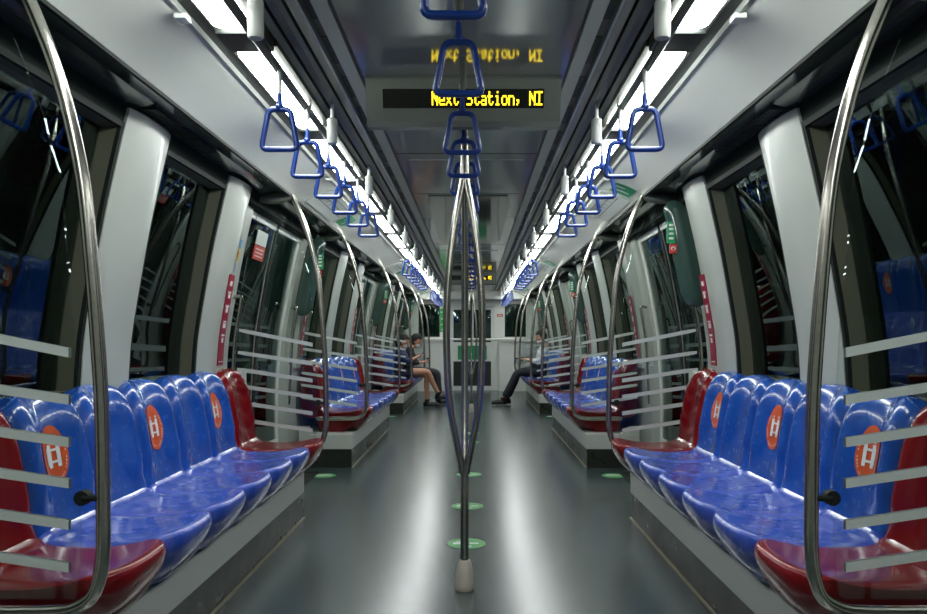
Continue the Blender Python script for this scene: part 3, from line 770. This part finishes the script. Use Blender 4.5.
def person(s, y, lab, J, top, legs, shoes, bare_legs=False, bag=False):
    """s: side of the bench the person sits on; J: joints given as (distance from the aisle centre, y offset, z)"""
    r = empty('person', (s*1.2, y, 0), lab, 'person')
    g = lambda k: (s*(J[k][0]-1.2), J[k][1], J[k][2])
    f = -s                                               # facing direction along x
    hx, hy, hz = g('head')
    N = {'hip': (*g('hip'), (.12, .15)), 'waist': (*g('waist'), (.10, .13)), 'chest': (*g('chest'), (.105, .155)), 'neckb': (*g('neck'), (.055, .06)), 'neckt': (hx-f*.02, hy, hz-.10, .05)}
    Ed = [('hip', 'waist'), ('waist', 'chest'), ('chest', 'neckb'), ('neckb', 'neckt')]
    for q, sg_ in (('n', -1), ('f', 1)):
        sh = Vector(g('chest'))+Vector((0, sg_*.165, .06)); el = Vector(g('elbow_'+q)); ha = Vector(g('hand_'+q))
        N.update({'sh'+q: (*sh, .052), 'el'+q: (*el, .038), 'wr'+q: (*ha, .026)})
        d = (ha-el).normalized(); pm = ha+d*.055
        N['pm'+q] = (*pm, (.030, .016)); Ed += [('chest', 'sh'+q), ('sh'+q, 'el'+q), ('el'+q, 'wr'+q), ('wr'+q, 'pm'+q)]
        side = Vector((0, 1, 0)); cu = Vector((0, 0, -1))
        for i, L in enumerate((.062, .072, .066, .05)):
            o_ = side*(-.03+.02*i); a = pm+d*.035+o_; b = a+d*L*.5-cu*.012; c = b-cu*.026+d*.008
            N['a%s%d' % (q, i)] = (*a, .0085); N['b%s%d' % (q, i)] = (*b, .008); N['c%s%d' % (q, i)] = (*c, .007)
            Ed += [('pm'+q, 'a%s%d' % (q, i)), ('a%s%d' % (q, i), 'b%s%d' % (q, i)), ('b%s%d' % (q, i), 'c%s%d' % (q, i))]
        t1 = ha+d*.03+side*(-sg_*.035); t2 = t1+d*.03-cu*.02
        N['t1'+q] = (*t1, .0105); N['t2'+q] = (*t2, .009); Ed += [('wr'+q, 't1'+q), ('t1'+q, 't2'+q)]
        th = Vector(g('hip'))+Vector((0, sg_*.10, 0)); kn = Vector(g('knee_'+q)); an = Vector(g('ankle_'+q))
        N.update({'th'+q: (*th, .085), 'kn'+q: (*kn, .055), 'cf'+q: (*(kn.lerp(an, .35)+Vector((-f*.012, 0, 0))), .053), 'an'+q: (*an, .036), 'to'+q: (an.x+f*.15, an.y, max(an.z-.05, .04), .03)})
        Ed += [('hip', 'th'+q), ('th'+q, 'kn'+q), ('kn'+q, 'cf'+q), ('cf'+q, 'an'+q), ('an'+q, 'to'+q)]
    body = skin('body', N, Ed, M['skin'], r)
    # head joined into the body mesh: skull, jaw, nose, ears
    hb_ = MB(); tilt = J.get('tilt', .35)
    def hp(fx, sy, uz):    # forward, side, up in head space, tilted forward
        c, s_ = cos(tilt), sin(tilt); return (hx+f*(fx*c+uz*s_), hy+sy, hz+uz*c-fx*s_)
    for (c_, rad) in (((0, 0, .015), (.092, .076, .108)), ((.030, 0, -.052), (.062, .054, .062))):
        t = MB().ball((0, 0, 0), *rad, n=18, m=12); hb_.add([hp(v[0]+c_[0], v[1]+c_[1], v[2]+c_[2]) for v in t.V], t.F)
    t = MB().ball((0, 0, 0), .017, .014, .024, 10, 6); hb_.add([hp(v[0]+.096, v[1], v[2]-.012) for v in t.V], t.F)
    t = MB().ball((0, 0, 0), .008, .024, .008, 10, 6); hb_.add([hp(v[0]+.084, v[1], v[2]-.055) for v in t.V], t.F)
    for e in (-1, 1):
        t = MB().ball((0, 0, 0), .019, .008, .029, 10, 6); hb_.add([hp(v[0]-.005, v[1]+e*.078, v[2]-.01) for v in t.V], t.F)
    bm = bmesh.new(); bm.from_mesh(body.data); off = [bm.verts.new(v) for v in hb_.V]
    for fc in hb_.F: bm.faces.new([off[i] for i in fc]).smooth = True
    bm.to_mesh(body.data); bm.free()
    eye = MB()
    for e in (-1, 1):
        t = MB().ball((0, 0, 0), .007, .012, .007, 10, 6); eye.add([hp(v[0]+.084, v[1]+e*.032, v[2]+.008) for v in t.V], t.F)
    eye.build('eyes', M['shoe'], r, True)
    # hair
    t = MB().ball((0, 0, 0), .106, .089, .118, 20, 14); V = []; long_ = J.get('hair', 0)
    for v in t.V:
        x, yy, z = v
        if x > .02 and z < .05: x = .02+(x-.02)*.12
        if z < 0 and long_ and x < .02: z *= 1+long_; x -= .01
        V.append(hp(x-.012, yy, z+.028))
    mesh('hair', V, t.F, M['hair'], r, True)
    # mask
    t = MB().ball((0, 0, 0), .052, .056, .048, 14, 8); mk = MB(); mk.add([hp(v[0]+.052, v[1], v[2]-.048) for v in t.V], t.F); mk.build('face_mask', M['mask'], r, True)
    # clothing: slightly larger skins over the same joints
    T = {k: (*N[k][:3], tuple(q+.014 for q in (N[k][3] if isinstance(N[k][3], tuple) else (N[k][3],)*2))) for k in N}
    te = [('hip', 'waist'), ('waist', 'chest')]; nodes = {k: T[k] for k in ('hip', 'waist', 'chest')}
    nodes['collar'] = (*(Vector(T['chest'][:3]).lerp(Vector(T['neckb'][:3]), .75)), (.075, .085)); te.append(('chest', 'collar'))
    for q in 'nf':
        nodes['sh'+q] = T['sh'+q]; nodes['el'+q] = T['el'+q]; nodes['cu'+q] = (*(Vector(T['el'+q][:3]).lerp(Vector(T['wr'+q][:3]), .55)), .044); te += [('chest', 'sh'+q), ('sh'+q, 'el'+q), ('el'+q, 'cu'+q)]
    skin('shirt', nodes, te, M[top], r)
    nodes = {'hip': T['hip']}; te = []
    for q in 'nf':
        nodes['th'+q] = T['th'+q]; te.append(('hip', 'th'+q))
        if bare_legs:
            nodes['md'+q] = (*(Vector(T['th'+q][:3]).lerp(Vector(T['kn'+q][:3]), .5)), .088); te.append(('th'+q, 'md'+q))
        else:
            nodes['kn'+q] = (*T['kn'+q][:3], .078); nodes['cf'+q] = (*T['cf'+q][:3], .072); nodes['hm'+q] = (*(Vector(T['cf'+q][:3]).lerp(Vector(T['an'+q][:3]), .9)), .062)
            te += [('th'+q, 'kn'+q), ('kn'+q, 'cf'+q), ('cf'+q, 'hm'+q)]
    skin('shorts' if bare_legs else 'trousers', nodes, te, M[legs], r)
    for q in 'nf':
        an = Vector(N['an'+q][:3]); z0 = max(an.z-.085, .004)
        sh = MB(); prof = [(-.055, .0, .034), (-.058, .035, .038), (.0, .06, .040), (.06, .05, .042), (.13, .035, .044), (.185, .022, .036), (.20, .012, .02)]
        V = []; F = []
        for (x, h, w) in [(-.07, .03, .02)]+prof[1:]:
            for k in range(10):
                a = 2*pi*k/10; V.append((an.x+f*x, an.y+w*cos(a), z0+max(0, h*.5+.02+(h*.5+.028)*sin(a))))
        n_ = len(V)//10
        for i in range(n_-1):
            for k in range(10): F.append((i*10+k, i*10+(k+1) % 10, (i+1)*10+(k+1) % 10, (i+1)*10+k))
        F += [tuple(range(10)), tuple(range(n_*10-10, n_*10))]
        sh.add(V, F); sh.tube([(an.x, an.y, z0+.05), (an.x-f*.004, an.y, z0+.13)], [.047, .046], 12); sh.build('shoe', M[shoes], r, True)
    hn = Vector(g('hand_n')); hf = Vector(g('hand_f')); c = (hn+hf)/2
    return r, Vector((s*1.2, y, 0))+c, f
def phone(c, f, lab):
    o = MB().box(-.0045, .0045, -.036, .036, -.072, .072, .003).build('mobile_phone', M['shoe']); o.location = c+Vector((f*.085, 0, .045)); o.rotation_euler = (0, f*.6, 0)
    tag(o, lab, 'phone', 'phones held by the passengers')
J = dict(hip=(1.17, 0, .60), waist=(1.20, 0, .76), chest=(1.22, 0, .93), neck=(1.21, 0, 1.04), head=(1.17, 0, 1.12), elbow_n=(1.10, -.22, .78), elbow_f=(1.10, .22, .78), hand_n=(.93, -.07, .86), hand_f=(.93, .08, .86),
         knee_n=(.74, -.04, .62), ankle_n=(.56, .05, .22), knee_f=(.76, .10, .54), ankle_f=(.76, .10, .09), hair=.6, tilt=.45)
_, c, f = person(-1, 12.95, 'seated person in dark top and shorts with bare crossed legs and black shoes', J, 'cloth_navy', 'cloth_dark', 'shoe', True)
phone(c, f, 'dark phone held by the bare-legged passenger on the left bench')
J = dict(hip=(1.17, 0, .60), waist=(1.17, 0, .76), chest=(1.12, 0, .93), neck=(1.06, 0, 1.04), head=(1.00, 0, 1.13), elbow_n=(1.02, -.22, .74), elbow_f=(1.02, .22, .74), hand_n=(.86, -.07, .76), hand_f=(.86, .08, .76),
         knee_n=(.62, -.10, .57), ankle_n=(.56, -.12, .10), knee_f=(.62, .12, .57), ankle_f=(.58, .12, .10), tilt=.55)
_, c, f = person(-1, 13.62, 'seated person in black clothes and long black trousers leaning over a phone on the left', J, 'cloth_dark', 'cloth_dark', 'shoe')
phone(c, f, 'dark phone held by the black-clothed passenger on the left bench')
J = dict(hip=(1.18, 0, .60), waist=(1.25, 0, .76), chest=(1.29, 0, .94), neck=(1.27, 0, 1.08), head=(1.23, 0, 1.19), elbow_n=(1.17, -.22, .76), elbow_f=(1.17, .22, .76), hand_n=(.98, -.07, .80), hand_f=(.98, .08, .80),
         knee_n=(.80, -.08, .58), ankle_n=(.55, -.09, .10), knee_f=(.82, .12, .57), ankle_f=(.63, .10, .10), tilt=.35)
_, c, f = person(1, 13.45, 'seated person in white shirt and black trousers looking at a phone on the right', J, 'cloth_white', 'cloth_dark', 'shoe')
phone(c, f, 'dark phone held by the white-shirted passenger on the right bench')

# ------------------------------------------------------------------ world, camera, view
w = bpy.data.worlds.new('World'); scn.world = w; w.use_nodes = True
w.node_tree.nodes['Background'].inputs[0].default_value = (.010, .022, .021, 1); w.node_tree.nodes['Background'].inputs[1].default_value = .5
cam = bpy.data.cameras.new('Camera'); co = bpy.data.objects.new('Camera', cam); COL.objects.link(co); scn.camera = co
co.location = (.045, 0, H); co.rotation_euler = (pi/2, 0, 0)
cam.sensor_width = 36; cam.lens = 760/927*36; cam.shift_x = -10.7/927; cam.shift_y = 32.5/927; cam.clip_start = .05; cam.clip_end = 100
vs = scn.view_settings; vs.view_transform = 'Standard'; vs.look = 'None'; vs.gamma = 1; vs.exposure = 0.25; vs.use_curve_mapping = False
scn.cycles.use_denoising = True; scn.cycles.max_bounces = 10; scn.cycles.diffuse_bounces = 4; scn.cycles.glossy_bounces = 6; scn.cycles.transparent_max_bounces = 24
scn.cycles.sample_clamp_indirect = 6; scn.cycles.caustics_reflective = False; scn.cycles.caustics_refractive = False
